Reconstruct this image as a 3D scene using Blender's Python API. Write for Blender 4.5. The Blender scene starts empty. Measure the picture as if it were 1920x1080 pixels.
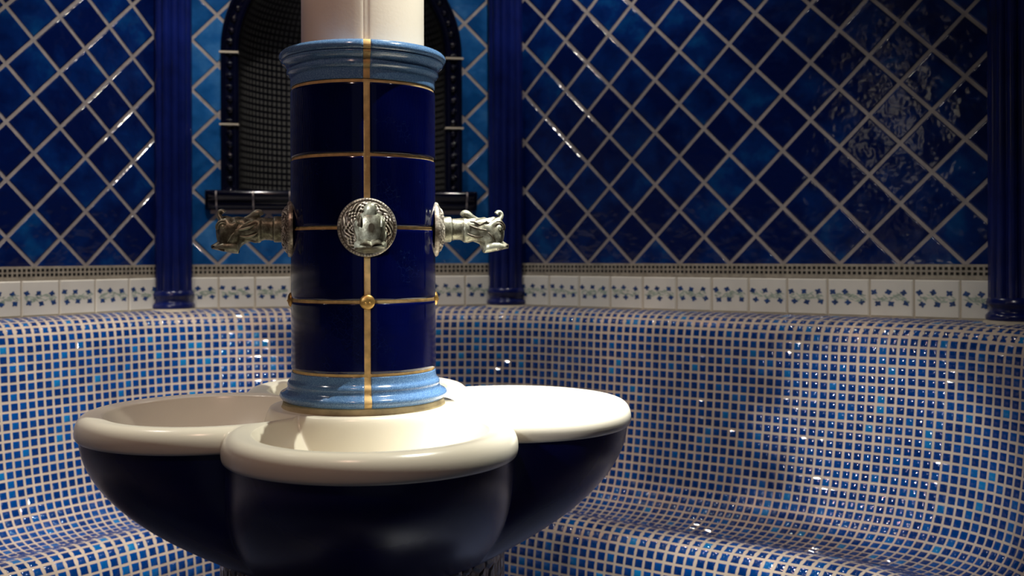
import bpy, bmesh, math, random
import numpy as np
from mathutils import Vector, Matrix
PI = math.pi
random.seed(7); rng = np.random.default_rng(7)
S = bpy.context.scene
C = S.collection

# ---------------------------------------------------------------- measures
EYE = 1.315                     # eye height
P = 0.14                        # pitch of the wall tiles
UN = 15.45*P/1930.0             # small unit used for the fountain
AX = Vector((-266*UN, 1930*UN, 0))     # fountain axis
FROT = 0.182                    # the fountain is turned a little to the camera
A0 = 0.1678                     # direction of the back wall
HM, HW, HB = .2571*P, .6039*P, 1.5125*P   # below the eye: top of mosaic band, top and bottom of frieze
CEIL = 3.02

# ---------------------------------------------------------------- camera
cam = bpy.data.cameras.new('camera'); co = bpy.data.objects.new('camera', cam); C.objects.link(co)
co.location = (0, 0, EYE)
co.rotation_mode = 'XYZ'; co.rotation_euler = (PI/2, 0.0034, 0)
cam.sensor_width = 36; cam.lens = 36*1930/1920
cam.shift_x = (960-948)/1920; cam.shift_y = -(540-477)/1920
cam.clip_start = .02
cam.dof.use_dof = True; cam.dof.focus_distance = 2.06; cam.dof.aperture_fstop = 3.8
S.camera = co
S.view_settings.view_transform = 'Standard'; S.view_settings.look = 'None'
S.view_settings.gamma = 1; S.view_settings.use_curve_mapping = False
S.view_settings.exposure = 0.25

# ---------------------------------------------------------------- world and lamps
w = bpy.data.worlds.new('world'); S.world = w; w.use_nodes = True
bg = w.node_tree.nodes['Background']; bg.inputs[0].default_value = (.75, .82, 1, 1); bg.inputs[1].default_value = .04

def spot(x, y, energy, col=(1, .95, .86), size=70, blend=.5, rad=.02, aim=None, z=None):
    l = bpy.data.lights.new('unseen_spot', 'SPOT'); o = bpy.data.objects.new('unseen_spot', l); C.objects.link(o)  # unseen bare spot without a fixture; some hang well below the ceiling
    z = z or CEIL-.03
    o.location = (x, y, z); l.energy = energy; l.color = col; l.spot_size = math.radians(size); l.spot_blend = blend
    l.shadow_soft_size = rad
    a = Vector(aim) if aim else Vector((x, y, 0))
    o.rotation_euler = (a-o.location).to_track_quat('-Z', 'Y').to_euler()
    return o
# the lamp above the right basin, the strong one
spot(AX.x+.56, AX.y-.02, 560, (1, .98, .92), 41, .9, .016, aim=(AX.x+.60, AX.y+.20, 0))
# unseen lamps: a weak warm one over the fountain, two narrow low ones added for glints on the far benches
spot(-.60, .75, 27, (1, .62, .47), 80, .8, .03, aim=(-.40, 2.2, .7))
spot(-1.12, .42, 230, (1, .96, .90), 21, .5, .055, aim=(-1.30, 3.9, .50), z=1.82)
spot(-1.0, .90, 130, (.96, .98, 1), 19, .6, .055, aim=(1.20, 3.28, .52), z=1.88)
spot(.15, .95, 58, (1, .94, .87), 34, 1.0, .022, aim=(.95, 3.55, 1.0))  # added to lighten the right wall and its bench
# small unseen pair added to brighten the pillar's upper shaft
spot(-.95, 1.35, 44, (1, .78, .66), 24, .6, .03, aim=(AX.x, AX.y, 2.12))
spot(.42, 2.02, 150, (.97, .98, .86), 36, .35, .012, aim=(AX.x+.13, AX.y-.05, 1.25))  # added to light the column's right side, outside the strong lamp's cone
spot(.62, 1.72, 30, (1, .95, .82), 30, .6, .02, aim=(AX.x, AX.y, 2.0))
# lamps washing the walls and benches
spot(-.95, 3.25, 48, (1, .93, .86), 100, .9, .03, aim=(-1.1, 3.9, .6))
spot(.10, 3.45, 26, (1, .93, .86), 120, .8, .03, aim=(.2, 4.0, .6))
spot(-1.50, 2.30, 66, (1, .90, .82), 96, .9, .03, aim=(-1.8, 2.7, .6))

# ---------------------------------------------------------------- material helpers
class NT:
    def __init__(s, name):
        m = bpy.data.materials.new(name); m.use_nodes = True; s.m = m; s.t = m.node_tree; s.n = s.t.nodes; s.l = s.t.links
        s.b = s.n['Principled BSDF']
    def node(s, typ, **k):
        n = s.n.new(typ)
        for a, v in k.items(): setattr(n, a, v)
        return n
    def put(s, inp, v):
        if hasattr(v, 'is_linked') or isinstance(v, bpy.types.NodeSocket): s.l.new(v, inp)
        else: inp.default_value = v
    def math(s, op, a, b=None, c=None):
        n = s.node('ShaderNodeMath', operation=op); s.put(n.inputs[0], a)
        if b is not None: s.put(n.inputs[1], b)
        if c is not None: s.put(n.inputs[2], c)
        return n.outputs[0]
    def mix(s, f, a, b):
        n = s.node('ShaderNodeMix', data_type='RGBA'); s.put(n.inputs[0], f)
        s.put(n.inputs[6], a if not isinstance(a, tuple) else (*a, 1)); s.put(n.inputs[7], b if not isinstance(b, tuple) else (*b, 1))
        return n.outputs[2]
    def ramp(s, f, stops, mode='LINEAR'):
        n = s.node('ShaderNodeValToRGB'); s.put(n.inputs[0], f); r = n.color_ramp; r.interpolation = mode
        while len(r.elements) < len(stops): r.elements.new(.5)
        for e, (p, c) in zip(r.elements, stops): e.position = p; e.color = (*c, 1)
        return n.outputs[0]
    def noise(s, scale, detail=3, vec=None, rough=.5, out=0):
        n = s.node('ShaderNodeTexNoise'); n.inputs['Scale'].default_value = scale; n.inputs['Detail'].default_value = detail
        n.inputs['Roughness'].default_value = rough
        if vec is None: vec = s.obj()
        s.l.new(vec, n.inputs['Vector']); return n.outputs[out]
    def obj(s):
        if not hasattr(s, '_o'): s._o = s.node('ShaderNodeTexCoord')
        return s._o.outputs['Object']
    def uv(s): s.obj(); return s._o.outputs['UV']
    def bump(s, h, strength=.2, dist=.01, normal=None):
        n = s.node('ShaderNodeBump'); n.inputs['Strength'].default_value = strength; n.inputs['Distance'].default_value = dist
        s.l.new(h, n.inputs['Height'])
        if normal: s.l.new(normal, n.inputs['Normal'])
        return n.outputs[0]
    def set(s, **k):
        names = dict(col='Base Color', rough='Roughness', metal='Metallic', normal='Normal', coat='Coat Weight', coat_rough='Coat Roughness', spec='Specular IOR Level', ior='IOR', coat_normal='Coat Normal')
        for a, v in k.items():
            i = s.b.inputs[names[a]]
            if isinstance(v, tuple): v = (*v, 1)
            s.put(i, v)
        return s.m

def simple(name, col, rough=.4, metal=0, nscale=None, namp=.15, bump=None, **k):
    t = NT(name)
    c = col
    if nscale:
        f = t.noise(nscale, 4)
        lo = tuple(x*(1-namp) for x in col); hi = tuple(min(1, x*(1+namp)) for x in col)
        c = t.ramp(f, [(.3, lo), (.7, hi)])
    if bump:
        k['normal'] = t.bump(t.noise(bump[0], 2), bump[1], bump[2])
    return t.set(col=c, rough=rough, metal=metal, **k)

M = {}
M['cream'] = simple('cream_ceramic', (.80, .745, .62), .24, nscale=3, namp=.04, bump=(260, .10, .0006))
M['shaft'] = simple('cream_shaft', (.78, .70, .60), .32, nscale=4, namp=.05, bump=(160, .18, .001))
M['navy_body'] = simple('navy_basin_glaze', (.003, .004, .068), .27, nscale=5, namp=.3, bump=(140, .10, .001))
M['gold_grout'] = simple('sandy_grout', (.60, .40, .17), .85, nscale=60, namp=.25, bump=(300, .4, .001))
M['mortar'] = simple('mortar_ring', (.42, .34, .20), .7, nscale=25, namp=.3, bump=(60, .5, .003))
M['grout'] = simple('bench_grout', (.62, .52, .41), .6, nscale=14, namp=.12, bump=(200, .3, .001))
M['wall_grout'] = simple('wall_grout', (.32, .28, .27), .6, nscale=20, namp=.12)
M['pale_grout'] = simple('pale_grout', (.50, .44, .34), .7, nscale=20, namp=.12)
M['band_grout'] = simple('band_grout', (.36, .32, .25), .6, nscale=40, namp=.2)
M['frieze'] = simple('frieze_white_glaze', (.80, .78, .70), .22, nscale=9, namp=.05)
M['petal'] = simple('painted_blue', (.012, .055, .20), .3, nscale=90, namp=.5)
M['leaf'] = simple('painted_green', (.36, .46, .37), .3, nscale=60, namp=.25)
M['black_tile'] = simple('black_mosaic', (.012, .012, .012), .2)
M['ceiling'] = simple('ceiling_plaster', (.30, .33, .42), .9, nscale=3, namp=.05)
M['floor'] = simple('floor_dark', (.05, .06, .10), .4, nscale=8, namp=.2)
M['navy_gloss'] = simple('navy_moulding', (.0012, .0018, .010), .09, nscale=10, namp=.3, bump=(40, .05, .002))
M['pilaster'] = simple('pilaster_blue_glaze', (.004, .010, .095), .20, nscale=8, namp=.35, bump=(30, .06, .003))

def navy_tile():
    t = NT('column_navy_glaze')
    n1 = t.noise(6, 4); n2 = t.noise(90, 6, rough=.75)
    base = t.ramp(n1, [(.3, (.0004, .001, .022)), (.75, (.0008, .003, .058))])
    v = t.node('ShaderNodeTexVoronoi', feature='DISTANCE_TO_EDGE'); v.inputs['Scale'].default_value = 95; wv = t.node('ShaderNodeVectorMath', operation='ADD'); sc_ = t.node('ShaderNodeVectorMath', operation='SCALE'); sc_.inputs['Scale'].default_value = .03; t.l.new(t.noise(30, 4, out=1), sc_.inputs[0]); t.l.new(t.obj(), wv.inputs[0]); t.l.new(sc_.outputs[0], wv.inputs[1]); t.l.new(wv.outputs[0], v.inputs['Vector'])
    crack = t.math('LESS_THAN', v.outputs[0], .012)
    msk = t.math('MULTIPLY', crack, t.math('GREATER_THAN', t.noise(9, 3), .56))
    spk = t.math('GREATER_THAN', n2, .70)
    f = t.math('MULTIPLY', t.math('MAXIMUM', msk, spk), .06)
    col = t.mix(f, base, (.10, .20, .42))
    return t.set(col=col, rough=.09, normal=t.bump(t.noise(25, 2), .04, .002), ior=1.55)
M['navy_tile'] = navy_tile()

def light_blue():
    t = NT('light_blue_glaze')
    s = t.noise(420, 5, rough=.8); b = t.noise(8, 3)
    c1 = t.ramp(s, [(.36, (.05, .10, .24)), (.5, (.095, .20, .38)), (.66, (.23, .38, .58))])
    c2 = t.mix(t.math('MULTIPLY', b, .35), c1, (.07, .16, .38))
    return t.set(col=c2, rough=.13, normal=t.bump(t.noise(300, 3), .05, .0006), ior=1.5)
M['light_blue'] = light_blue()

def mosaic_tile():
    t = NT('blue_mosaic_glass')
    a = t.node('ShaderNodeAttribute', attribute_name='tint')
    c = t.ramp(a.outputs['Fac'], [(0, (.000, .011, .11)), (.35, (.000, .026, .19)), (.62, (.000, .060, .30)), (.86, (.001, .12, .42)), (1, (.008, .25, .58))])
    n = t.noise(160, 3)
    c = t.mix(t.math('MULTIPLY', n, .45), c, (.002, .09, .36))
    return t.set(col=c, rough=.06, ior=1.6, normal=t.bump(t.noise(160, 2), .10, .0008))
M['mosaic'] = mosaic_tile()

def diamond(name, dark, mid, light, bias=0.0):
    """45 degree tiles; the UV holds lattice coordinates (s/d, z/d)."""
    t = NT(name)
    sp = t.node('ShaderNodeSeparateXYZ'); t.l.new(t.uv(), sp.inputs[0])
    a = t.math('ADD', sp.outputs[0], sp.outputs[1]); b = t.math('SUBTRACT', sp.outputs[0], sp.outputs[1])
    fa = t.math('FRACT', a); fb = t.math('FRACT', b); ia = t.math('FLOOR', a); ib = t.math('FLOOR', b)
    def edge(f): return t.math('SUBTRACT', .5, t.math('ABSOLUTE', t.math('SUBTRACT', f, .5)))
    e = t.math('MINIMUM', edge(fa), edge(fb))
    cx = t.node('ShaderNodeCombineXYZ'); t.l.new(ia, cx.inputs[0]); t.l.new(ib, cx.inputs[1])
    wn = t.node('ShaderNodeTexWhiteNoise', noise_dimensions='3D'); t.l.new(cx.outputs[0], wn.inputs[0])
    rc = t.node('ShaderNodeSeparateXYZ'); t.l.new(wn.outputs['Color'], rc.inputs[0])
    r1, r2, r3 = rc.outputs
    # cloudy glaze, its own pattern on each tile
    off = t.node('ShaderNodeVectorMath', operation='SCALE'); t.l.new(wn.outputs['Color'], off.inputs[0]); off.inputs['Scale'].default_value = 9
    vv = t.node('ShaderNodeVectorMath', operation='ADD'); t.l.new(t.uv(), vv.inputs[0]); t.l.new(off.outputs[0], vv.inputs[1])
    n = t.noise(1.7, 4, vec=vv.outputs[0], rough=.55)
    g = t.math('ADD', t.math('MULTIPLY', t.math('SUBTRACT', n, .5), 1.7), t.math('ADD', t.math('MULTIPLY', r1, .50), bias))
    tile = t.ramp(g, [(0.05, dark), (.45, mid), (.95, light)])
    gm = t.math('LESS_THAN', e, .043)
    gn = t.ramp(t.noise(30, 3), [(.3, (.27, .235, .22)), (.7, (.36, .32, .30))])
    col = t.mix(gm, tile, gn)
    rough = t.math('ADD', .13, t.math('MULTIPLY', gm, .45))
    tilt = t.math('ADD', t.math('MULTIPLY', fa, t.math('SUBTRACT', r2, .5)), t.math('MULTIPLY', fb, t.math('SUBTRACT', r3, .5)))
    wav = t.noise(3.2, 2, vec=vv.outputs[0])
    prof = t.node('ShaderNodeMapRange', interpolation_type='SMOOTHSTEP'); t.l.new(e, prof.inputs[0])
    prof.inputs[1].default_value = .03; prof.inputs[2].default_value = .075; prof.inputs[3].default_value = 0; prof.inputs[4].default_value = .018
    fine = t.noise(16, 3, vec=vv.outputs[0])
    h = t.math('ADD', t.math('ADD', t.math('MULTIPLY', tilt, .016), t.math('MULTIPLY', wav, .03)), t.math('ADD', prof.outputs[0], t.math('MULTIPLY', fine, .0010)))
    return t.set(col=col, rough=rough, normal=t.bump(h, 1.0, .14*1.406), ior=1.55)
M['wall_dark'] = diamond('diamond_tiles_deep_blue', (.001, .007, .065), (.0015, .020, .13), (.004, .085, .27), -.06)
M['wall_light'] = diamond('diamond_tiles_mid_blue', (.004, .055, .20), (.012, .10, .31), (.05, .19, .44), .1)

def niche_mat():
    t = NT('niche_black_mosaic')
    sp = t.node('ShaderNodeSeparateXYZ'); t.l.new(t.uv(), sp.inputs[0])
    def edge(f):
        fr = t.math('FRACT', f); return t.math('SUBTRACT', .5, t.math('ABSOLUTE', t.math('SUBTRACT', fr, .5)))
    e = t.math('MINIMUM', edge(sp.outputs[0]), edge(sp.outputs[1]))
    gm = t.math('LESS_THAN', e, .19)
    col = t.mix(gm, (.095, .095, .090), (.002, .002, .005))
    mr = t.node('ShaderNodeMapRange', interpolation_type='SMOOTHSTEP'); t.l.new(e, mr.inputs[0]); mr.inputs[1].default_value = .05; mr.inputs[2].default_value = .3
    return t.set(col=col, rough=.3, normal=t.bump(mr.outputs[0], .3, .002))
M['niche'] = niche_mat()

def bronze(name, c1, c2):
    t = NT(name)
    n = t.noise(60, 5, rough=.65)
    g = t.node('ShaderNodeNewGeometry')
    convex = t.math('ADD', t.math('MULTIPLY', t.math('SUBTRACT', g.outputs['Pointiness'], .5), 5.0), n)  # darker in hollows, paler on raised edges, mottled by noise
    c = t.ramp(convex, [(.30, (.045, .035, .022)), (.52, c1), (.75, c2)])
    return t.set(col=c, rough=.42, metal=.55, normal=t.bump(t.noise(320, 4), .35, .0010))
M['bronze'] = bronze('aged_bronze', (.13, .125, .09), (.33, .335, .26))
M['pewter'] = bronze('relief_bronze', (.22, .19, .16), (.66, .61, .52))
M['brass'] = simple('dull_brass', (.50, .30, .09), .4, metal=.7, nscale=120, namp=.3)

def pedestal_mat():
    t = NT('dark_pebble_tiles')
    v = t.node('ShaderNodeTexVoronoi', feature='DISTANCE_TO_EDGE'); v.inputs['Scale'].default_value = 34; v.inputs['Randomness'].default_value = .55
    t.l.new(t.obj(), v.inputs['Vector'])
    gm = t.math('LESS_THAN', v.outputs[0], .07)
    col = t.mix(gm, (.006, .006, .012), (.10, .05, .02))
    mr = t.node('ShaderNodeMapRange'); t.l.new(v.outputs[0], mr.inputs[0]); mr.inputs[2].default_value = .25
    return t.set(col=col, rough=.18, normal=t.bump(mr.outputs[0], .6, .006))
M['pedestal'] = pedestal_mat()

# ---------------------------------------------------------------- mesh helpers
def link(name, verts, faces, mats, parent=None, smooth=True, mi=None, uvs=None, attr=None):
    me = bpy.data.meshes.new(name); me.from_pydata([tuple(map(float, v)) for v in verts], [], [tuple(map(int, f)) for f in faces])
    for m in (mats if isinstance(mats, (list, tuple)) else [mats]): me.materials.append(m)
    if mi is not None: me.polygons.foreach_set('material_index', np.array(mi, dtype=np.int32))
    if smooth is True: me.polygons.foreach_set('use_smooth', np.ones(len(faces), dtype=bool))
    elif smooth is not False: me.polygons.foreach_set('use_smooth', np.array(smooth, dtype=bool))
    if uvs is not None:
        u = me.uv_layers.new(name='UVMap'); flat = np.array([c for f in uvs for p in f for c in p], dtype=np.float32); u.data.foreach_set('uv', flat)
    if attr is not None:
        a = me.attributes.new('tint', 'FLOAT', 'FACE'); a.data.foreach_set('value', np.array(attr, dtype=np.float32))
    me.update(); me.validate()
    o = bpy.data.objects.new(name, me); C.objects.link(o)
    if parent: o.parent = parent
    return o
def tag(o, label=None, cat=None, group=None, kind=None):
    if label: o['label'] = label
    if cat: o['category'] = cat
    if group: o['group'] = group
    if kind: o['kind'] = kind
    return o
def empty(name, loc, rz=0):
    o = bpy.data.objects.new(name, None); C.objects.link(o); o.location = loc; o.rotation_euler = (0, 0, rz); o.empty_display_size = .1; return o

class MB:
    def __init__(s): s.v = []; s.f = []; s.m = []; s.sm = []; s.uv = []
    def add(s, v, f, m=0, smooth=True):
        b = len(s.v); s.v += [tuple(x) for x in v]; s.f += [tuple(i+b for i in q) for q in f]; s.m += [m]*len(f); s.sm += [smooth]*len(f)
    def grid(s, rows, m=0, closed=False, smooth=True, flip=False):
        n = len(rows[0]); v = [p for r in rows for p in r]; f = []
        for i in range(len(rows)-1):
            for j in range(n if closed else n-1):
                k = (j+1) % n; q = (i*n+j, i*n+k, (i+1)*n+k, (i+1)*n+j); f.append(q[::-1] if flip else q)
        s.add(v, f, m, smooth)
    def box(s, lo, hi, m=0, T=None):
        x0, y0, z0 = lo; x1, y1, z1 = hi
        v = [(x0,y0,z0),(x1,y0,z0),(x1,y1,z0),(x0,y1,z0),(x0,y0,z1),(x1,y0,z1),(x1,y1,z1),(x0,y1,z1)]
        if T: v = [T(p) for p in v]
        s.add(v, [(3,2,1,0),(4,5,6,7),(0,1,5,4),(1,2,6,5),(2,3,7,6),(3,0,4,7)], m, False)
    def sphere(s, c, r, m=0, seg=10, rings=7, sc=(1,1,1), T=None):
        rows = []
        for i in range(rings+1):
            t = PI*i/rings
            rows.append([(c[0]+sc[0]*r*math.sin(t)*math.cos(2*PI*j/seg), c[1]+sc[1]*r*math.sin(t)*math.sin(2*PI*j/seg), c[2]+sc[2]*r*math.cos(t)) for j in range(seg)])
        if T: rows = [[T(p) for p in r_] for r_ in rows]
        s.grid(rows, m, closed=True, flip=True)
    def build(s, name, mats, parent=None):
        return link(name, s.v, s.f, mats, parent, s.sm, s.m)

def lathe_rows(prof, n, a0=0, a1=2*PI, closed=True):
    k = n if closed else n+1
    return [[(r*math.cos(a0+(a1-a0)*j/n), r*math.sin(a0+(a1-a0)*j/n), z) for j in range(k)] for r, z in prof]

def smooth_prof(pts, sub=6):
    """Catmull-Rom through the points."""
    out = []; p = [pts[0]]+list(pts)+[pts[-1]]
    for i in range(1, len(p)-2):
        for k in range(sub):
            t = k/sub; r = []
            for d in range(len(pts[0])):
                a, b, c, e = p[i-1][d], p[i][d], p[i+1][d], p[i+2][d]
                r.append(.5*((2*b)+(-a+c)*t+(2*a-5*b+4*c-e)*t*t+(-a+3*b-3*c+e)*t**3))
            out.append(tuple(r))
    out.append(tuple(pts[-1])); return out

# ---------------------------------------------------------------- the octagonal room
LA, LB = 9.5529*P, 13.7*P
dirv = lambda a: np.array([math.cos(a), math.sin(a)])
cL = np.array([-9.3549*P, 28.8177*P]); cR = cL+LA*dirv(A0)
verts = {}
pts = [cL, cR]
a = A0
seq = [LB, LA, LB]
for L in seq:                        # clockwise to the right, seen from above
    a -= PI/4; pts.append(pts[-1]+L*dirv(a))
left = [cL]; a = A0+PI
for L in seq:
    a += PI/4; left.append(left[-1]+L*dirv(a))
V = left[:0:-1]+pts                  # eight corners, from the door's left round to its right
# V[0]..V[7]; walls i = V[i]..V[i+1]
NAMES = ['wall_front_left', 'wall_side_left', 'wall_left', 'wall_back', 'wall_right', 'wall_side_right', 'wall_front_right']
OFFS = {3: 1.2566*P, 4: 1.3414*P, 2: None}
ctr = sum(V)/8
d_ = 1.4064*P
def wall_frame(i):
    p, q = V[i], V[i+1]; t = (q-p)/np.linalg.norm(q-p); n = np.array([t[1], -t[0]])
    if np.dot(ctr-p, n) < 0: n = -n
    return p, t, n, np.linalg.norm(q-p)
def W(i, s, d, z):
    p, t, n, L = wall_frame(i); r = p+t*s+n*d; return (r[0], r[1], z)
def lattice_off(i):
    if i == 3: return 1.2566*P
    if i == 4: return 1.3414*P
    if i == 2: return LB+(-4.0369)*P     # measured back from the corner with the back wall
    return .3*P
ZM, ZW, ZB = EYE-HM, EYE-HW, EYE-HB
NIC_S, NIC_IN, NIC_OUT, NIC_SP, SILL_T, SILL_B = LA/2, .418, .477, EYE+.81, EYE+.243, EYE+.178
for i, nm in enumerate(NAMES):
    p, t, n, L = wall_frame(i)
    vs, fs, uvs = [], [], []
    def quad(pts_):
        b = len(vs)
        for s_, z_ in pts_: vs.append(W(i, s_, 0, z_))
        fs.append(tuple(range(b, b+4))); o = lattice_off(i)
        uvs.append([((s_-o)/d_+50, (z_-ZM)/d_+50) for s_, z_ in pts_])
    z0 = 0
    if i == 3:
        a0_, a1_ = NIC_S-NIC_IN, NIC_S+NIC_IN
        quad([(-.02, z0), (a0_, z0), (a0_, CEIL), (-.02, CEIL)]); quad([(a1_, z0), (L+.02, z0), (L+.02, CEIL), (a1_, CEIL)])
        quad([(a0_, z0), (a1_, z0), (a1_, SILL_T-.01), (a0_, SILL_T-.01)])
        N = 40
        arc = [(NIC_S-NIC_IN*math.cos(PI*k/N), NIC_SP+NIC_IN*math.sin(PI*k/N)) for k in range(N+1)]
        for k in range(N):
            quad([arc[k], arc[k+1], (arc[k+1][0], CEIL), (arc[k][0], CEIL)])
    else:
        quad([(-.0, z0), (L, z0), (L, CEIL), (-.0, CEIL)])
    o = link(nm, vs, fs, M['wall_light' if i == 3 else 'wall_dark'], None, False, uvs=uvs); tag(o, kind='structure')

# floor and ceiling
ring = [(*v, 0) for v in V]
o = link('floor', ring, [tuple(range(8))[::-1]], M['floor'], None, False); tag(o, kind='structure')
o = link('ceiling', [(x, y, CEIL) for x, y, _ in ring], [tuple(range(8))], M['ceiling'], None, False); tag(o, kind='structure')

# mosaic band and flowered frieze, one trim of each per wall
tn = 1
TOFF = {3: 1.2777*P, 4: 1.4928*P, 2: LB-4.3945*P}
for i in range(1, 6):
    p, t, n, L = wall_frame(i)
    mb = MB()
    T = lambda q: W(i, q[0], q[1], q[2])
    mb.box((0, -.01, ZW), (L, .0015, ZM), 0, T)
    c = P/8.25; k0 = int(L/c)
    for k in range(k0+1):
        for r in range(2):
            s0 = k*c+.0042; z1 = ZM-.0085-r*.0165
            if s0+.0095 > L: continue
            mb.box((s0, 0, z1-.0095), (s0+.0098, .0026, z1), 1, T)
    o = mb.build('trim_%d' % tn, [M['band_grout'], M['black_tile']]); tag(o, kind='structure'); tn += 1
    mb = MB()
    mb.box((0, -.01, ZB-.02), (L, .004, ZW-.001), 0, T)
    off = TOFF.get(i, .5*P) % P
    s = off-P
    while s < L:
        s0, s1 = max(0, s+.0022), min(L, s+P-.0022)
        if s1-s0 > .004:
            za, zb = ZB+.004, ZW-.002; e = .0035
            D0, D1 = .004, .0095
            vv = [(s0, D0, za), (s1, D0, za), (s1, D0, zb), (s0, D0, zb), (s0+e, D1, za+e), (s1-e, D1, za+e), (s1-e, D1, zb-e), (s0+e, D1, zb-e)]
            mb.add([T(q) for q in vv], [(4,5,6,7), (0,1,5,4), (1,2,6,5), (2,3,7,6), (3,0,4,7)], 1, False)
            H = zb-za
            def inside(x): return s0+e < x < s1-e
            for fx, fz in ((.12, .345), (.43, .345), (.78, .36), (.19, .635), (.50, .64), (.83, .625)):
                cx = s+P*(fx+random.uniform(-.015, .015)); cz = zb-H*(fz+random.uniform(-.015, .015))
                if not (inside(cx-.008) and inside(cx+.008)): continue
                rot = random.uniform(0, 1.5); rr = P*.074; q = []
                for k in range(20):
                    a_ = 2*PI*k/20; r_ = rr*(.86+.20*math.cos(4*a_)+random.uniform(-.12, .12)); q.append(T((cx+r_*math.cos(a_+rot)*1.08, D1+.0004, cz+r_*math.sin(a_+rot)*.95)))
                q.append(T((cx, D1+.0006, cz)))
                mb.add(q, [(k, (k+1) % 20, 20) for k in range(20)], 2, False)
            for k in range(46):
                cx = s+P*random.uniform(.03, .97); cz = zb-H*(.495+.03*math.sin((cx/P)*2*PI*1.5)+random.uniform(-.085, .085))
                a_ = random.choice([.5, -.5, .2, -.3, 2.6])+random.uniform(-.3, .3); l_ = P*random.uniform(.05, .085); wd = P*.011
                if not (inside(cx-l_) and inside(cx+l_)): continue
                q = [(-l_, 0), (-l_*.3, wd), (l_*.4, wd), (l_, 0), (l_*.4, -wd), (-l_*.3, -wd)]
                mb.add([T((cx+x*math.cos(a_)-y*math.sin(a_), D1+.0002+.00001*k, cz+x*math.sin(a_)+y*math.cos(a_))) for x, y in q], [(0,1,2,3,4,5)], 3, False)
        s += P
    # narrow ledge strip in mortar under the frieze
    mb.box((0, 0, ZB-.006), (L, .016, ZB+.003), 4, T)
    o = mb.build('trim_%d' % tn, [M['pale_grout'], M['frieze'], M['petal'], M['leaf'], M['pale_grout']]); tag(o, kind='structure'); tn += 1

# ---------------------------------------------------------------- mosaic bench
PROF = [(.012, .212), (.06, .2145), (.105, .222), (.135, .243), (.152, .285), (.160, .35), (.167, .45), (.180, .56), (.195, .66), (.216, .75), (.240, .815), (.280, .864), (.335, .892), (.41, .902), (.48, .888), (.545, .867), (.60, .870), (.642, .900), (.668, .955), (.682, 1.03), (.69, 1.15), (.69, EYE+.0)]
prof = smooth_prof([(d, EYE-h) for d, h in PROF], 16)
pl = [0]
for k in range(1, len(prof)): pl.append(pl[-1]+math.dist(prof[k], prof[k-1]))
def prof_at(l):
    l = min(max(l, 0), pl[-1]); k = int(np.searchsorted(pl, l)); k = max(1, min(k, len(pl)-1))
    f = (l-pl[k-1])/(pl[k]-pl[k-1]+1e-12); a_, b_ = prof[k-1], prof[k]
    return a_[0]+(b_[0]-a_[0])*f, a_[1]+(b_[1]-a_[1])*f
def corner_r(d):
    x = min(1, max(0, (d-.0)/.14)); x = x*x*(3-2*x)
    return .03+.60*x-max(0, d-.14)*.62
T8 = math.tan(PI/8)
def row_path(i, d, n):
    """n+1 points along wall i's offset row from the middle of one rounded corner to the next."""
    p, t, nn, L = wall_frame(i)
    R = corner_r(d); cut = R*T8; s0, s1 = d*T8, L-d*T8
    total = (s1-s0-2*cut)+2*R*PI/8
    out = []
    for k in range(n+1):
        l = total*k/n
        if l < R*PI/8:
            ph = PI/8-l/R; cx, cn = s0+cut, d+R
            s_, q = cx-R*math.sin(ph), cn-R*math.cos(ph)
        elif l > total-R*PI/8:
            ph = PI/8-(total-l)/R; cx, cn = s1-cut, d+R
            s_, q = cx+R*math.sin(ph), cn-R*math.cos(ph)
        else: s_, q = s0+cut+(l-R*PI/8), d
        out.append(p+t*s_+nn*q)
    return out
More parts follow.
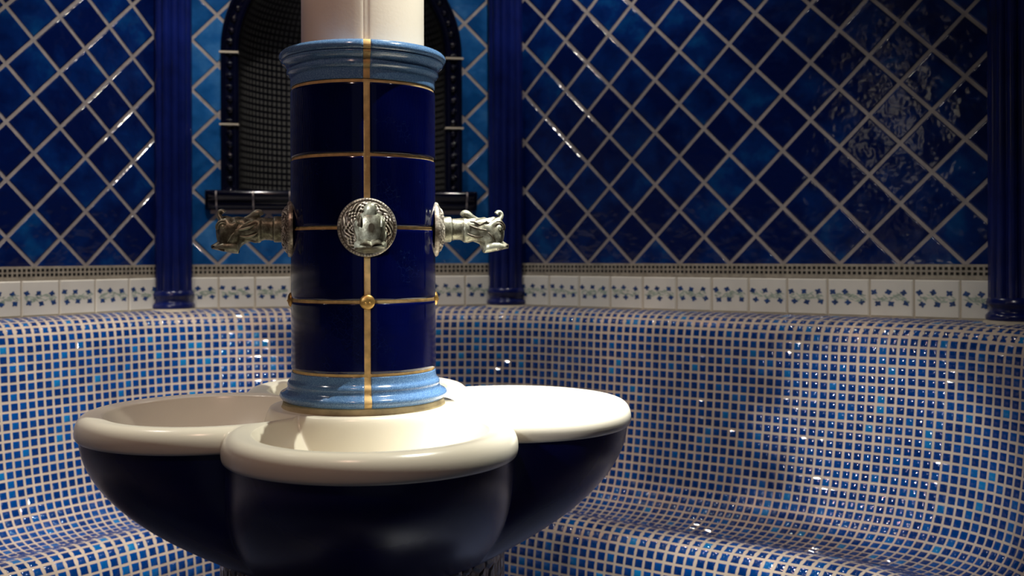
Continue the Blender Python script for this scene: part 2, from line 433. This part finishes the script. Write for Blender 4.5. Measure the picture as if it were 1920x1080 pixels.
def strip(name, l0, l1, pitch_v, pitch_u, dref, fill, parent):
    nv = int(round((l1-l0)/pitch_v)); vs, fs, mi, tint, sm = [], [], [], [], []
    def addv(a_): vs.extend(a_); return len(vs)-len(a_)
    for i in range(0, 7):
        p, t, nn, L = wall_frame(i)
        R = corner_r(dref); tot = L-2*dref*T8-2*R*T8+2*R*PI/8
        nu = int(round(tot/pitch_u)); SU, SV = 4, 4
        # surface sampled at 4 x 4 sub steps per cell
        G = np.zeros((nv*SV+1, nu*SU+1, 3))
        for r in range(nv*SV+1):
            d, z = prof_at(l0+(l1-l0)*r/(nv*SV)); pp = row_path(i, d, nu*SU)
            G[r, :, 0] = [q[0] for q in pp]; G[r, :, 1] = [q[1] for q in pp]; G[r, :, 2] = z
        # grout surface at cell/2 resolution
        g = G[::2, ::2]; R_, K_ = g.shape[:2]
        b = addv([tuple(q) for q in g.reshape(-1, 3)])
        for r in range(R_-1):
            for k in range(K_-1):
                fs.append((b+r*K_+k, b+(r+1)*K_+k, b+(r+1)*K_+k+1, b+r*K_+k+1)); mi.append(0); tint.append(0); sm.append(True)
        for r in range(nv):
            for k in range(nu):
                c00, c01, c10, c11 = G[r*SV, k*SU], G[r*SV, (k+1)*SU], G[(r+1)*SV, k*SU], G[(r+1)*SV, (k+1)*SU]
                n_ = np.cross(c10-c00, c01-c00); n_ = n_/(np.linalg.norm(n_)+1e-12)
                mid = (c00+c01+c10+c11)/4
                ju, jv = rng.normal(0, .012), rng.normal(0, .012)
                def at(u, v):
                    u += ju; v += jv
                    return c00*(1-u)*(1-v)+c01*u*(1-v)+c10*(1-u)*v+c11*u*v
                m0 = (1-fill)/2; m1 = 1-m0; e = .13*fill
                tx, ty = rng.normal(0, .030, 2)
                hh = .0016
                o4 = [at(m0, m0), at(m1, m0), at(m1, m1), at(m0, m1)]
                i4 = [at(m0+e, m0+e), at(m1-e, m0+e), at(m1-e, m1-e), at(m0+e, m1-e)]
                lo = [tuple(q-n_*.0006) for q in o4]
                hi = []
                for q, (su, sv) in zip(i4, ((-1, -1), (1, -1), (1, 1), (-1, 1))):
                    hi.append(tuple(q+n_*(hh+.0085*(su*tx+sv*ty))))
                ce = tuple(mid+n_*(hh+.0009))
                b = addv(lo+hi+[ce])
                fs.extend([(b+0, b+4, b+5, b+1), (b+1, b+5, b+6, b+2), (b+2, b+6, b+7, b+3), (b+3, b+7, b+4, b+0),
                           (b+4, b+8, b+5), (b+5, b+8, b+6), (b+6, b+8, b+7), (b+7, b+8, b+4)])
                x = rng.random(); x = x*.72 if x < .9 else .72+.28*rng.random()
                mi.extend([1]*8); tint.extend([x]*8)
                sm.extend([False]*4+[True]*4)
    return link(name, vs, fs, [M['grout'], M['mosaic']], parent, sm, mi, attr=tint)
bench = empty('bench', (0, 0, 0)); bench.location = (ctr[0], ctr[1]+1.4, 0)
bench['label'] = 'continuous curved bench of small blue mosaic tiles in beige grout running round the walls'; bench['category'] = 'bench'
bi = Vector((-bench.location.x, -bench.location.y, 0))
lsplit = pl[13*16]
b1 = strip('backrest', 0, lsplit, .0302, .0302, .17, .81, bench); b1.location = bi
b2 = strip('seat', lsplit, pl[-1], .0312, .0345, .60, .84, bench); b2.location = bi

# ---------------------------------------------------------------- reeded pilasters at the corners
def pilaster(i, label):
    v = V[i]; to = ctr-v; to = to/np.linalg.norm(to); c = v+to*.022
    e = empty('pilaster', (c[0], c[1], ZB-.002), math.atan2(to[1], to[0]))
    R = .0765; N = 240
    def rr(a_, R0):
        # rounded reeds divided by grooves
        return R0*(1-.17*(1-abs(math.cos(a_*6)))**1.3)
    z0, z1 = .066, CEIL-ZB+.002
    rows = [[(rr(2*PI*j/N, R)*math.cos(2*PI*j/N), rr(2*PI*j/N, R)*math.sin(2*PI*j/N), z) for j in range(N)] for z in (z0, z0+.4, z0+.9, z1)]
    mb = MB(); mb.grid(rows, 0, True); mb.build('shaft', M['pilaster'], e)
    pr = smooth_prof([(.066, .080), (.076, .076), (.081, .066), (.0815, .058), (.076, .050), (.073, .044), (.073, .034), (.077, .030), (.083, .024), (.084, .015), (.080, .008), (.06, .0075)], 5)
    mb = MB(); mb.grid(lathe_rows(pr, 64), 0, True, flip=True); mb.build('base', M['pilaster'], e)
    mb = MB(); mb.grid(lathe_rows([(.001, .009), (.078, .009), (.086, .007), (.093, .001), (.096, -.006), (.097, -.03)], 48), 0, True, flip=True); o = mb.build('mortar_bed', M['pale_grout'], e)
    tag(e, label, 'column', 'reeded pilasters at the wall corners')
    return e
pilaster(3, 'reeded navy ceramic pilaster left of the arched niche')
pilaster(4, 'reeded navy ceramic pilaster right of the arched niche')
pilaster(5, 'reeded dark navy pilaster at the far right edge of the view')

# ---------------------------------------------------------------- niche
p, t, n, L = wall_frame(3)
org = W(3, NIC_S, 0, SILL_T); ang = math.atan2(t[1], t[0])
nic = empty('niche', org, ang)          # local x along the wall, local -y into the room
tag(nic, 'arched wall niche lined with tiny black mosaic and framed by beaded navy moulding', 'niche')
mb_v, mb_f, mb_uv = [], [], []
DEP = .36; NA = 40; spz = NIC_SP-SILL_T
rows = []
for k in range(25): rows.append((spz*k/24, 1.0, 0.0))
for k in range(1, 17): rows.append((0, 0, PI/2*k/16))
grid = []; uvg = []
for (z, _, la) in rows:
    r_ = []; u_ = []
    for j in range(NA+1):
        ph = PI*j/NA
        if la == 0: q = (-NIC_IN*math.cos(ph), DEP*math.sin(ph), z); vv_ = z
        else: q = (-NIC_IN*math.cos(ph)*math.cos(la), DEP*math.sin(ph)*math.cos(la), spz+NIC_IN*math.sin(la)); vv_ = spz+NIC_IN*la
        r_.append(q); u_.append((ph*(NIC_IN+DEP)/2/.0235, vv_/.0255))
    grid.append(r_); uvg.append(u_)
vs, fs, uvs = [q for r_ in grid for q in r_], [], []
for r in range(len(grid)-1):
    for j in range(NA):
        k = NA+1; fs.append((r*k+j, r*k+j+1, (r+1)*k+j+1, (r+1)*k+j)); uvs.append([uvg[r][j], uvg[r][j+1], uvg[r+1][j+1], uvg[r+1][j]])
link('alcove', vs, fs, M['niche'], nic, True, uvs=uvs)
# niche floor slab
fl = [(-NIC_IN*math.cos(PI*j/NA), DEP*math.sin(PI*j/NA), .002) for j in range(NA+1)]
link('alcove_floor', fl, [tuple(range(NA+1))], M['black_tile'], nic, False)
# frame
def arch_path(h, n=48):
    out = [((-h, z), (-1, 0)) for z in np.linspace(0, spz, 14)]
    out += [((-h*math.cos(PI*k/n), spz+h*math.sin(PI*k/n)), (-math.cos(PI*k/n), math.sin(PI*k/n))) for k in range(1, n)]
    out += [((h, z), (1, 0)) for z in np.linspace(spz, 0, 14)]
    return out
sec = [(-.036, .030), (-.036, -.012), (-.030, -.020), (-.016, -.022), (-.008, -.016), (.0, -.014), (.010, -.022), (.022, -.030), (.031, -.024), (.035, -.010), (.035, .0)]
mid = (NIC_IN+NIC_OUT)/2-.002
mb = MB()
ap = arch_path(mid)
mb.grid([[(c_[0]+o_*nn_[0], y_, c_[1]+o_*nn_[1]) for (o_, y_) in smooth_prof(sec, 4)] for c_, nn_ in ap], 0, False, flip=True)
# beads along the inner roll
def along(h, step):
    out = []; l = .012
    tot = 2*spz+PI*h
    while l < tot-.01:
        if l < spz: out.append((-h, l))
        elif l < spz+PI*h: a_ = (l-spz)/h; out.append((-h*math.cos(a_), spz+h*math.sin(a_)))
        else: out.append((h, spz-(l-spz-PI*h)))
        l += step
    return out
for x, z in along(mid-.004, .0452): mb.sphere((x, -.0165, z), .0135, 0, 14, 10)
mb.build('arch_moulding', M['navy_gloss'], nic)
for zz in (.272, .556):
    for sx in (-1, 1):
        mb = MB(); mb.box((sx*mid-.037, -.0325, zz-.0035), (sx*mid+.037, .01, zz+.0035), 0); mb.build('joint', M['pale_grout'], nic)
for a_ in (.62, 1.24, PI-1.24, PI-.62):
    cx, cz = -mid*math.cos(a_), spz+mid*math.sin(a_); tx, tz = math.sin(a_), math.cos(a_); nx, nz = -math.cos(a_), math.sin(a_)
    q = []; mb = MB()
    for (o_, y_, l_) in [(a1, b1_, c1) for c1 in (-.0035, .0035) for a1, b1_ in ((-.037, -.0325), (.037, -.0325), (.037, .01), (-.037, .01))]:
        q.append((cx+nx*o_+tx*l_, y_, cz+nz*o_+tz*l_))
    mb.add(q, [(0,1,2,3), (7,6,5,4), (0,4,5,1), (1,5,6,2), (2,6,7,3), (3,7,4,0)], 0, False)
    mb.build('joint', M['pale_grout'], nic)
# sill
SW = .539; sh = SILL_T-SILL_B
sp_ = smooth_prof([(.02, .012), (-.030, .014), (-.046, .008), (-.050, -.004), (-.046, -.014), (-.036, -.024), (-.034, -.038), (-.030, -.050), (-.016, -.060), (.0, -.064)], 4)
mb = MB()
xs = [(-SW, .55), (-SW+.006, .85), (-SW+.018, 1)]+[(x, 1) for x in np.linspace(-SW+.05, SW-.05, 9)]+[(SW-.018, 1), (SW-.006, .85), (SW, .55)]
mb.grid([[(x, y_*s_ if y_ < 0 else y_, z_) for y_, z_ in sp_] for x, s_ in xs], 0, False, flip=True)
for k_ in (0, -1):
    x, s_ = xs[k_]; q = [(x, y_*s_ if y_ < 0 else y_, z_) for y_, z_ in sp_]; mb.add(q, [tuple(range(len(q)))], 0, False)
mb.build('sill', M['navy_gloss'], nic)
for x in (-SW+.045, -SW+.186, -SW+.327, -.07, .07, SW-.327, SW-.186, SW-.045):
    q = [(x+dx, y_-.0022 if y_ < 0 else y_, z_-.0018) for dx in (-.0028, .0028) for y_, z_ in sp_[3:]]; k = len(sp_)-3
    mb = MB()
    mb.add(q, [(j, j+1, k+j+1, k+j) for j in range(k-1)]+[(j, k+j, k+j+1, j+1) for j in range(k-1)][:0], 0, True)
    mb.build('sill_joint', M['wall_grout'], nic)
mb = MB(); mb.box((-SW+.02, -.006, -.078), (SW-.02, .0, -.064), 0); mb.build('sill_strip', M['wall_grout'], nic)  # thin grey strip along the underside of the sill

# ================================================================ FOUNTAIN
F = empty('fountain', (AX.x, AX.y, 0), FROT)
tag(F, 'tiled blue pillar fountain with four cream basins and bronze dolphin spouts in mid room', 'fountain')
zh = lambda h: EYE-h*UN
u = UN
TAU = 2*PI
# -- tiled shaft: grout core + glazed tiles (4 round x 4 high)
LN = [-305.5, -176, -47.8, 82.6, 212]
mb = MB()
mb.grid(lathe_rows([(131.6*u, zh(-308)), (131.6*u, zh(216))], 128), 0, True, flip=True)
gv = 5.6/133.5                       # half angle of the upright joints
for q in range(4):
    a0 = -PI/2+q*PI/2+gv; a1 = -PI/2+(q+1)*PI/2-gv; NS = 40
    for r in range(4):
        t0, t1 = LN[r]+2.9, LN[r+1]-2.9
        # sections run inward at the rims so that each tile has a pillowed edge
        hs = [(t0, 130.5), (t0+.2, 132.6), (t0+1.4, 133.7), (t0+5, 134.0), ((t0+t1)/2, 134.1), (t1-5, 134.0), (t1-1.4, 133.7), (t1-.2, 132.6), (t1, 130.5)]
        fr = [0, .0008, .006, .02]+[k/NS for k in range(2, NS-1)]+[.98, .994, .9992, 1]
        dr = [-2.6, -1.3, -.45, 0]+[0]*(NS-3)+[0, -.45, -1.3, -2.6]
        # a shallow dished line near the upright joint, as hand pressed tiles have
        rows = []
        for h, rad in hs:
            rows.append([((rad+min(0, e))*u*math.cos(a0+(a1-a0)*f), (rad+min(0, e))*u*math.sin(a0+(a1-a0)*f), zh(h)) for f, e in zip(fr, dr)])
        mb.grid(rows, 1, False)
mb.build('tiled_shaft', [M['gold_grout'], M['navy_tile']], F)
# -- mouldings in light blue, cut in four by the upright joints
def moulding(name, pr, inner):
    mb = MB()
    gp = [(max(inner, r-1.6), h) for r, h in pr]
    mb.grid(lathe_rows([(r*u, zh(h)) for r, h in gp], 128), 0, True, flip=(pr[0][1] < pr[-1][1]))
    for q in range(4):
        a0 = -PI/2+q*PI/2+gv*.95; a1 = -PI/2+(q+1)*PI/2-gv*.95; NS = 36
        fr = [0, .004, .012]+[k/NS for k in range(1, NS)]+[.988, .996, 1]
        dr = [-2.6, -.8, -.15]+[0]*(NS-1)+[-.15, -.8, -2.6]
        rows = [[((r+e)*u*math.cos(a0+(a1-a0)*f), (r+e)*u*math.sin(a0+(a1-a0)*f), zh(h)) for f, e in zip(fr, dr)] for r, h in pr]
        mb.grid(rows, 1, False, flip=(pr[0][1] > pr[-1][1]))
    return mb.build(name, [M['gold_grout'], M['light_blue']], F)
top = smooth_prof([(131, -308.5), (133.4, -309.5), (133.8, -318), (134.3, -326), (137, -330.5), (140.5, -333.5), (140.8, -337.5), (139.6, -340.5), (141, -345), (145.5, -350), (149.5, -352.5), (150.2, -355.5), (148.8, -357.2), (151.5, -359), (154.4, -363), (153.6, -368.5), (149.5, -373), (143, -375.6), (130, -376.6), (110, -377)], 5)
moulding('cornice', top, 112)
bot = smooth_prof([(131, 214), (133.6, 215), (134.4, 222), (136, 228), (139.8, 232), (141.4, 236), (141.2, 241), (142.5, 246), (147.5, 249.5), (153, 252.5), (155.2, 256.5), (154.4, 261), (150.5, 265), (146, 268)], 5)
moulding('base_moulding', bot, 128)
mb = MB(); mb.grid(lathe_rows([(x*u, zh(h)) for x, h in smooth_prof([(143, 266), (148, 267.5), (149.5, 272), (151, 277), (153.5, 281.5), (153.5, 286)], 4)], 96), 0, True, flip=True)
mb.build('mortar_ring', M['mortar'], F)
# -- cream shaft rising out of the cornice, with its upright seams
mb = MB(); N = 256; rows = []
for z in (zh(-370), zh(-470), zh(-700), zh(-1000), CEIL):
    rr_ = []
    for j in range(N):
        a_ = TAU*j/N; dd = min(abs(((a_+PI/2+PI/4) % (PI/2))-PI/4), 9)*114
        e = -1.7*math.exp(-((dd-3)/2.2)**2)-1.7*math.exp(-((dd+3)/2.2)**2)+.5*math.exp(-(dd/3)**2)
        rr_.append(((114+e)*u*math.cos(a_), (114+e)*u*math.sin(a_), z))
    rows.append(rr_)
mb.grid(rows, 0, True)
mb.build('upper_shaft', M['shaft'], F)

# -- cream top with four bowls
RL, RHO = 273.0, 236.0
HT, HE = 279.0, 321.0
def rad_s(dl, s): return RL*math.cos(dl)+math.sqrt(max(0, s*s-(RL*math.sin(dl))**2))
NT_ = 384
BD, RI = 118.0, 190.0
def top_h(r, dl):
    x = r*math.cos(dl)-RL; y = r*math.sin(dl); s = math.hypot(x, y)
    t_ = s/RI
    z = -3.5*min(1, max(0, (214-s)/26.0))**2          # the rim dips gently inward
    if s < RI: z -= BD*(1-t_**2.4)
    e = r-170.0                                       # level hub, its wall drops steeply into the bowls
    zhub = 0 if e <= 0 else (-e*e/6 if e < 9 else -13.5-(e-9)*3.4)
    k = 5.0; hh = max(k-abs(z-zhub), 0)/k
    m_ = max(z, zhub)+hh*hh*k*.25*min(1, -min(z, zhub)/6)
    return min(m_, 0)
rows = []
S0 = 195.0
nin = 170
for k in range(nin+1):
    f = k/nin; rw = []
    for j in range(NT_):
        th = TAU*j/NT_; dl = ((th+PI/4) % (PI/2))-PI/4
        r1 = rad_s(dl, S0)
        r0 = 120.0
        # denser samples near the hub
        r = r0+(r1-r0)*f
        hgt = top_h(r, dl)
        rw.append((r*u*math.cos(th), r*u*math.sin(th), zh(HT-hgt)))
    rows.append(rw)
def ring_s(s, hh):
    rw = []
    for j in range(NT_):
        th = TAU*j/NT_; dl = ((th+PI/4) % (PI/2))-PI/4
        r = rad_s(dl, s)
        base = top_h(r, dl) if s < 222 else 0
        # outer junction of two lobes is softened
        rw.append((r*u*math.cos(th), r*u*math.sin(th), zh(HT-base+hh)))
    return rw
for s in (198, 201, 205, 208, 211, 214): rows.append(ring_s(s, 0))
nose = [(214, 0.0), (218, .6), (222, 2.0), (226, 4.5), (230, 8.5), (233, 13.5), (235, 19), (236, 25), (236.2, 31), (235.6, 37), (234, 41), (231.5, 42.3), (228, 42), (220, 40)]
for s, dz in smooth_prof(nose[1:], 2): rows.append(ring_s(s, dz))
mb = MB(); mb.grid(rows, 0, True)
mb.build('basin_top', M['cream'], F)

# -- navy basin body below
rows = []; RP = 262.0; H1, H2 = HE-3, 541.0
for k in range(49):
    t_ = math.sin(PI/2*k/48); g = max(0, 1-t_*t_)**.90; hh = H1+(H2-H1)*t_; rw = []
    for j in range(NT_):
        th = TAU*j/NT_; dl = ((th+PI/4) % (PI/2))-PI/4; ro = rad_s(dl, 229)
        wq = min(1, max(0, (t_-.05)/.75)); wq = wq*wq*(3-2*wq)*.2; ro = ro*(1-wq)+499*wq
        r = RP-4+(ro-RP+4)*g
        rw.append((r*u*math.cos(th), r*u*math.sin(th), zh(hh)))
    rows.append(rw)
mb = MB(); mb.grid(rows, 0, True)
mb.build('basin_body', M['navy_body'], F)
mb = MB(); mb.grid(lathe_rows([(RP*u, zh(532)), (RP*u, .02), (RP*u, 0)], 96), 0, True, flip=True)
mb.build('pedestal', M['pedestal'], F)

# -- brass buttons on the fourth joint
for q in range(4):
    a_ = -PI/2+q*PI/2
    def TB(pt, a_=a_):   # local: x outward, y sideways, z up
        x, y, z = pt; return ((x)*math.cos(a_)-y*math.sin(a_), x*math.sin(a_)+y*math.cos(a_), z)
    mb = MB(); r0 = 132*u; rows = []
    for rr_, xx in ((13.4, -2), (13.4, 2.6), (12.4, 4.6), (10, 6.2), (6, 7.6), (2.5, 8.1), (.01, 8.2)):
        rows.append([TB((r0+xx*u, rr_*u*math.cos(TAU*j/28), zh(82.6)+rr_*u*math.sin(TAU*j/28))) for j in range(28)])
    mb.grid(rows, 0, True)
    o = mb.build('button', M['brass'], F)
    mb = MB()
    for sy in (-3.4, 3.6): mb.sphere(TB((r0+7.4*u, sy*u, zh(84.0))), 1.9*u, 0, 10, 7)
    mb.build('pin', M['brass'], o)

# -- bronze spouts
def spout_mesh():
    """Fish headed spout; x runs outward from the shaft, z up, in small units."""
    # x, z top, z bottom, half width
    st = [(16, 23.5, -23.5, 23), (18, 24, -24, 23.5), (31, 24, -24, 23.5), (33, 21, -21.5, 21), (40, 20.5, -20, 20.5), (48, 21, -19.5, 20.5),
          (54, 22, -21, 21), (58, 22.5, -24.5, 22.5), (66, 21.8, -24.3, 22), (76, 21.5, -23.5, 21.5), (84, 21.8, -25.5, 22.5), (90, 22, -30.5, 23.5), (94, 22.3, -37, 24.5),
          (97, 22.5, -42.5, 25), (104, 22.8, -42.5, 25), (112, 23.2, -41, 25), (119, 23.6, -39, 24), (125, 23.2, -36, 22), (129, 20.5, -31, 18), (132, 16, -26, 14), (134.3, 9, -18, 9), (135.6, 3, -9, 4)]
    st = smooth_prof(st, 4); N = 40; rows = []
    for (x, zt, zb, hw) in st:
        rw = []
        zc = (zt+zb)/2; hz = (zt-zb)/2
        for j in range(N):
            a_ = TAU*j/N; ca, sa = math.cos(a_), math.sin(a_)
            py = hw*math.copysign(abs(ca)**.85, ca); pz = zc+hz*math.copysign(abs(sa)**.85, sa)
            amp = 0
            if 35 < x < 60: # scales
                amp = 1.2*(abs(math.sin(x*.42+a_*7))*abs(math.sin(x*.42-a_*7)))**.6-.5
            elif 60 <= x < 128: # carved cheeks and folds
                amp = 1.0*math.sin(x*.33+2.2*math.sin(a_*3))*math.sin(a_*5+x*.09)+.7*math.sin(a_*9+x*.21)
            k_ = 1+amp/24
            rw.append((x, py*k_, zc+(pz-zc)*k_))
        rows.append(rw)
    mb = MB(); mb.grid(rows, 0, True, flip=False)
    mb.add(rows[0], [tuple(range(N))], 0, False); mb.add(rows[-1], [tuple(range(N))[::-1]], 0, False)
    # eyes: brow roll, socket and ball
    for sy in (-1, 1):
        mb.sphere((122, sy*20.0, 3), 6.0, 0, 14, 10, (1, .7, 1))
        for rr_, tt, zz in ((8.0, 1.7, 3), (11.5, 1.9, 3.5)):
            ring_ = []
            for k in range(18):
                a_ = PI*(-.15+1.25*k/17); c_ = (122+rr_*math.cos(a_), sy*(20.5-.9*(rr_-8)), zz+rr_*math.sin(a_))
                ring_.append([(c_[0]+tt*math.cos(b_)*math.cos(a_), c_[1]+sy*tt*math.sin(b_)*1.2, c_[2]+tt*math.cos(b_)*math.sin(a_)) for b_ in [TAU*m_/8 for m_ in range(8)]])
            mb.grid(ring_, 0, True)
        # cheek fold and side fin
        for pts_, rad in (([(62, 19, 9), (74, 22.5, 3), (88, 23, -1), (100, 24, -2)], 2.4), ([(58, 20, -6), (68, 22.5, -12), (80, 22.5, -15), (92, 23, -13)], 2.2), ([(66, 17, 15), (76, 20, 13), (86, 20, 8), (96, 20.5, 13), (106, 20, 12)], 2.0), ([(100, 24, -6), (108, 25, -14), (114, 23, -24)], 2.3), ([(96, 21.5, 17), (104, 20, 9), (110, 20, 14)], 1.8)):
            tube = []
            sp2 = smooth_prof(pts_, 5)
            for k, (x, y, z) in enumerate(sp2):
                tt = rad*math.sin(PI*(k+.6)/(len(sp2)+.2))+.25
                tube.append([(x, sy*(y+tt*.8*math.cos(b_)), z+tt*math.sin(b_)) for b_ in [TAU*m_/8 for m_ in range(8)]])
            mb.grid(tube, 0, True)
    return mb
def tube_mesh(path, radii, seg=12, flat=1.0):
    mb = MB(); rows = []
    for k, (x, y, z) in enumerate(path):
        a_ = path[max(0, k-1)]; b_ = path[min(len(path)-1, k+1)]; d = Vector(b_)-Vector(a_); d.normalize()
        n1 = Vector((0, 1, 0)); n2 = d.cross(n1); n2.normalize()
        rows.append([tuple(Vector((x, y, z))+n1*radii[k]*flat*math.cos(TAU*j/seg)+n2*radii[k]*math.sin(TAU*j/seg)) for j in range(seg)])
    mb.grid(rows, 0, True); mb.add(rows[-1], [tuple(range(seg))], 0, True); mb.add(rows[0], [tuple(range(seg))[::-1]], 0, True)
    return mb
def rosette_mesh():
    mb = MB(); NR, NA_ = 46, 180; rows = []
    base = smooth_prof([(51.5, -3), (52, 1), (51, 5.5), (48.5, 7.2), (46, 6.5), (44, 8.5), (38, 12), (30, 15.5), (24, 18), (20, 18.5)], 8)
    for k, (r, x) in enumerate(base):
        rw = []
        for j in range(NA_):
            a_ = TAU*j/NA_; e = 0
            if 25 < r < 45.5:
                f = math.sin(PI*(r-25)/20.5)
                v1 = abs(math.sin(a_*6+math.sin(r*.30)*1.2)); v2 = abs(math.sin(a_*12+r*.55)); v3 = math.sin(r*.9+3*math.sin(a_*9))
                e = f**.4*(3.2*(v1**.5-.6)+2.0*(v2-.5)+1.3*v3)
            elif r > 47 and k > 6: e = .5*math.sin(a_*60)
            rw.append((x+e, (r)*math.cos(a_), r*math.sin(a_)))
        rows.append(rw)
    mb.grid(rows, 0, True, flip=False)
    return mb
def xf(mb, sc):
    mb.v = [(x*sc, y*sc, z*sc) for x, y, z in mb.v]; return mb
sp_b = None
parts = []
for q in range(4):
    o = bpy.data.objects.new('spout', None)
    a_ = -PI/2+q*PI/2
    if q == 0:
        body = xf(spout_mesh(), u).build('spout', M['bronze'], F)
        ros = xf(rosette_mesh(), u).build('rosette', M['pewter'], body)
        # horn like crest near the neck and curl over the brow
        path = smooth_prof([(88, 0, 18), (79, 0, 20.5), (71, 0, 24), (64, 0, 28.5), (58.5, 0, 29.5), (55, 0, 25)], 4)
        h1 = xf(tube_mesh(path, [2.8+5.4*math.sin(PI*min(1, (k/len(path))*.86+.02))**.9*(.55+.55*k/len(path)) for k in range(len(path))], flat=1.25), u).build('crest', M['bronze'], body)
        path = smooth_prof([(125, 0, 17), (129, 0, 23), (130.5, 0, 28), (128.5, 0, 32.5), (124, 0, 33), (121, 0, 30)], 4)
        h2 = xf(tube_mesh(path, [6.2-2.2*math.sin(PI*min(1, k/len(path)*.9)) for k in range(len(path))], flat=1.9), u).build('crest', M['bronze'], body)
        # flaring mouth: upper lip curling outward, lower jaw
        rows = []; NSEC = 14
        for k in range(NSEC+1):
            f = k/NSEC
            rw = []
            for j in range(33):
                g = -1+2*j/32
                # saddle shaped lip seen as two lobes from the front
                wv = 1-abs(g)**2.5
                ag = abs(g)
                x = 125+19.5*f**1.7+2.0*math.sin(PI*f)
                z = -9-25*f**.8-1.5*math.sin(PI*f)+7.5*math.sin(PI*min(1, ag*1.15))*f*(1-.25*f)
                y = g*(15+11.5*f**.8)
                x -= (4+19*f)*ag**2.6; z -= 4.5*ag**3*f
                rw.append((x, y, z))
            rows.append(rw)
        mb = MB(); mb.grid(rows, 0)
        back = [[(x-2.6, y*.96, z-2.2) for x, y, z in r_] for r_ in rows]
        mb.grid(back, 0, flip=True); mb.grid([rows[-1], back[-1]], 0); mb.grid([[r_[0] for r_ in rows], [r_[0] for r_ in back]], 0); mb.grid([[r_[-1] for r_ in rows], [r_[-1] for r_ in back]], 0)
        lip = xf(mb, u).build('lip', M['bronze'], body)
        # cup of the mouth below the head
        mb = MB(); rows = []
        for x0, zt, zb, hw in ((95.5, -34, -43.6, 22), (97, -24, -45, 25), (104, -22, -44.6, 26.5), (112, -22, -43.0, 27), (122, -23, -41.0, 26), (130, -27, -39.2, 23), (137, -31.5, -37.6, 17), (142.5, -34, -36.4, 9)):
            rows.append([(x0, hw*math.cos(TAU*j/32), (zt+zb)/2+(zt-zb)/2*math.copysign(abs(math.sin(TAU*j/32))**.6, math.sin(TAU*j/32))) for j in range(32)])
        mb.grid(rows, 0, True); mb.add(rows[-1], [tuple(range(32))[::-1]], 0, True)
        jaw = xf(mb, u).build('jaw', M['bronze'], body)
        body.location = (132*u*math.cos(a_), 132*u*math.sin(a_), zh(-47.8)); body.rotation_euler = (0, 0, a_)
        src = (body, [ros, h1, h2, lip, jaw])
    else:
        b = src[0].copy(); C.objects.link(b); b.parent = F
        b.location = (132*u*math.cos(a_), 132*u*math.sin(a_), zh(-47.8)); b.rotation_euler = (0, 0, a_)
        for ch in src[1]:
            c_ = ch.copy(); C.objects.link(c_); c_.parent = b
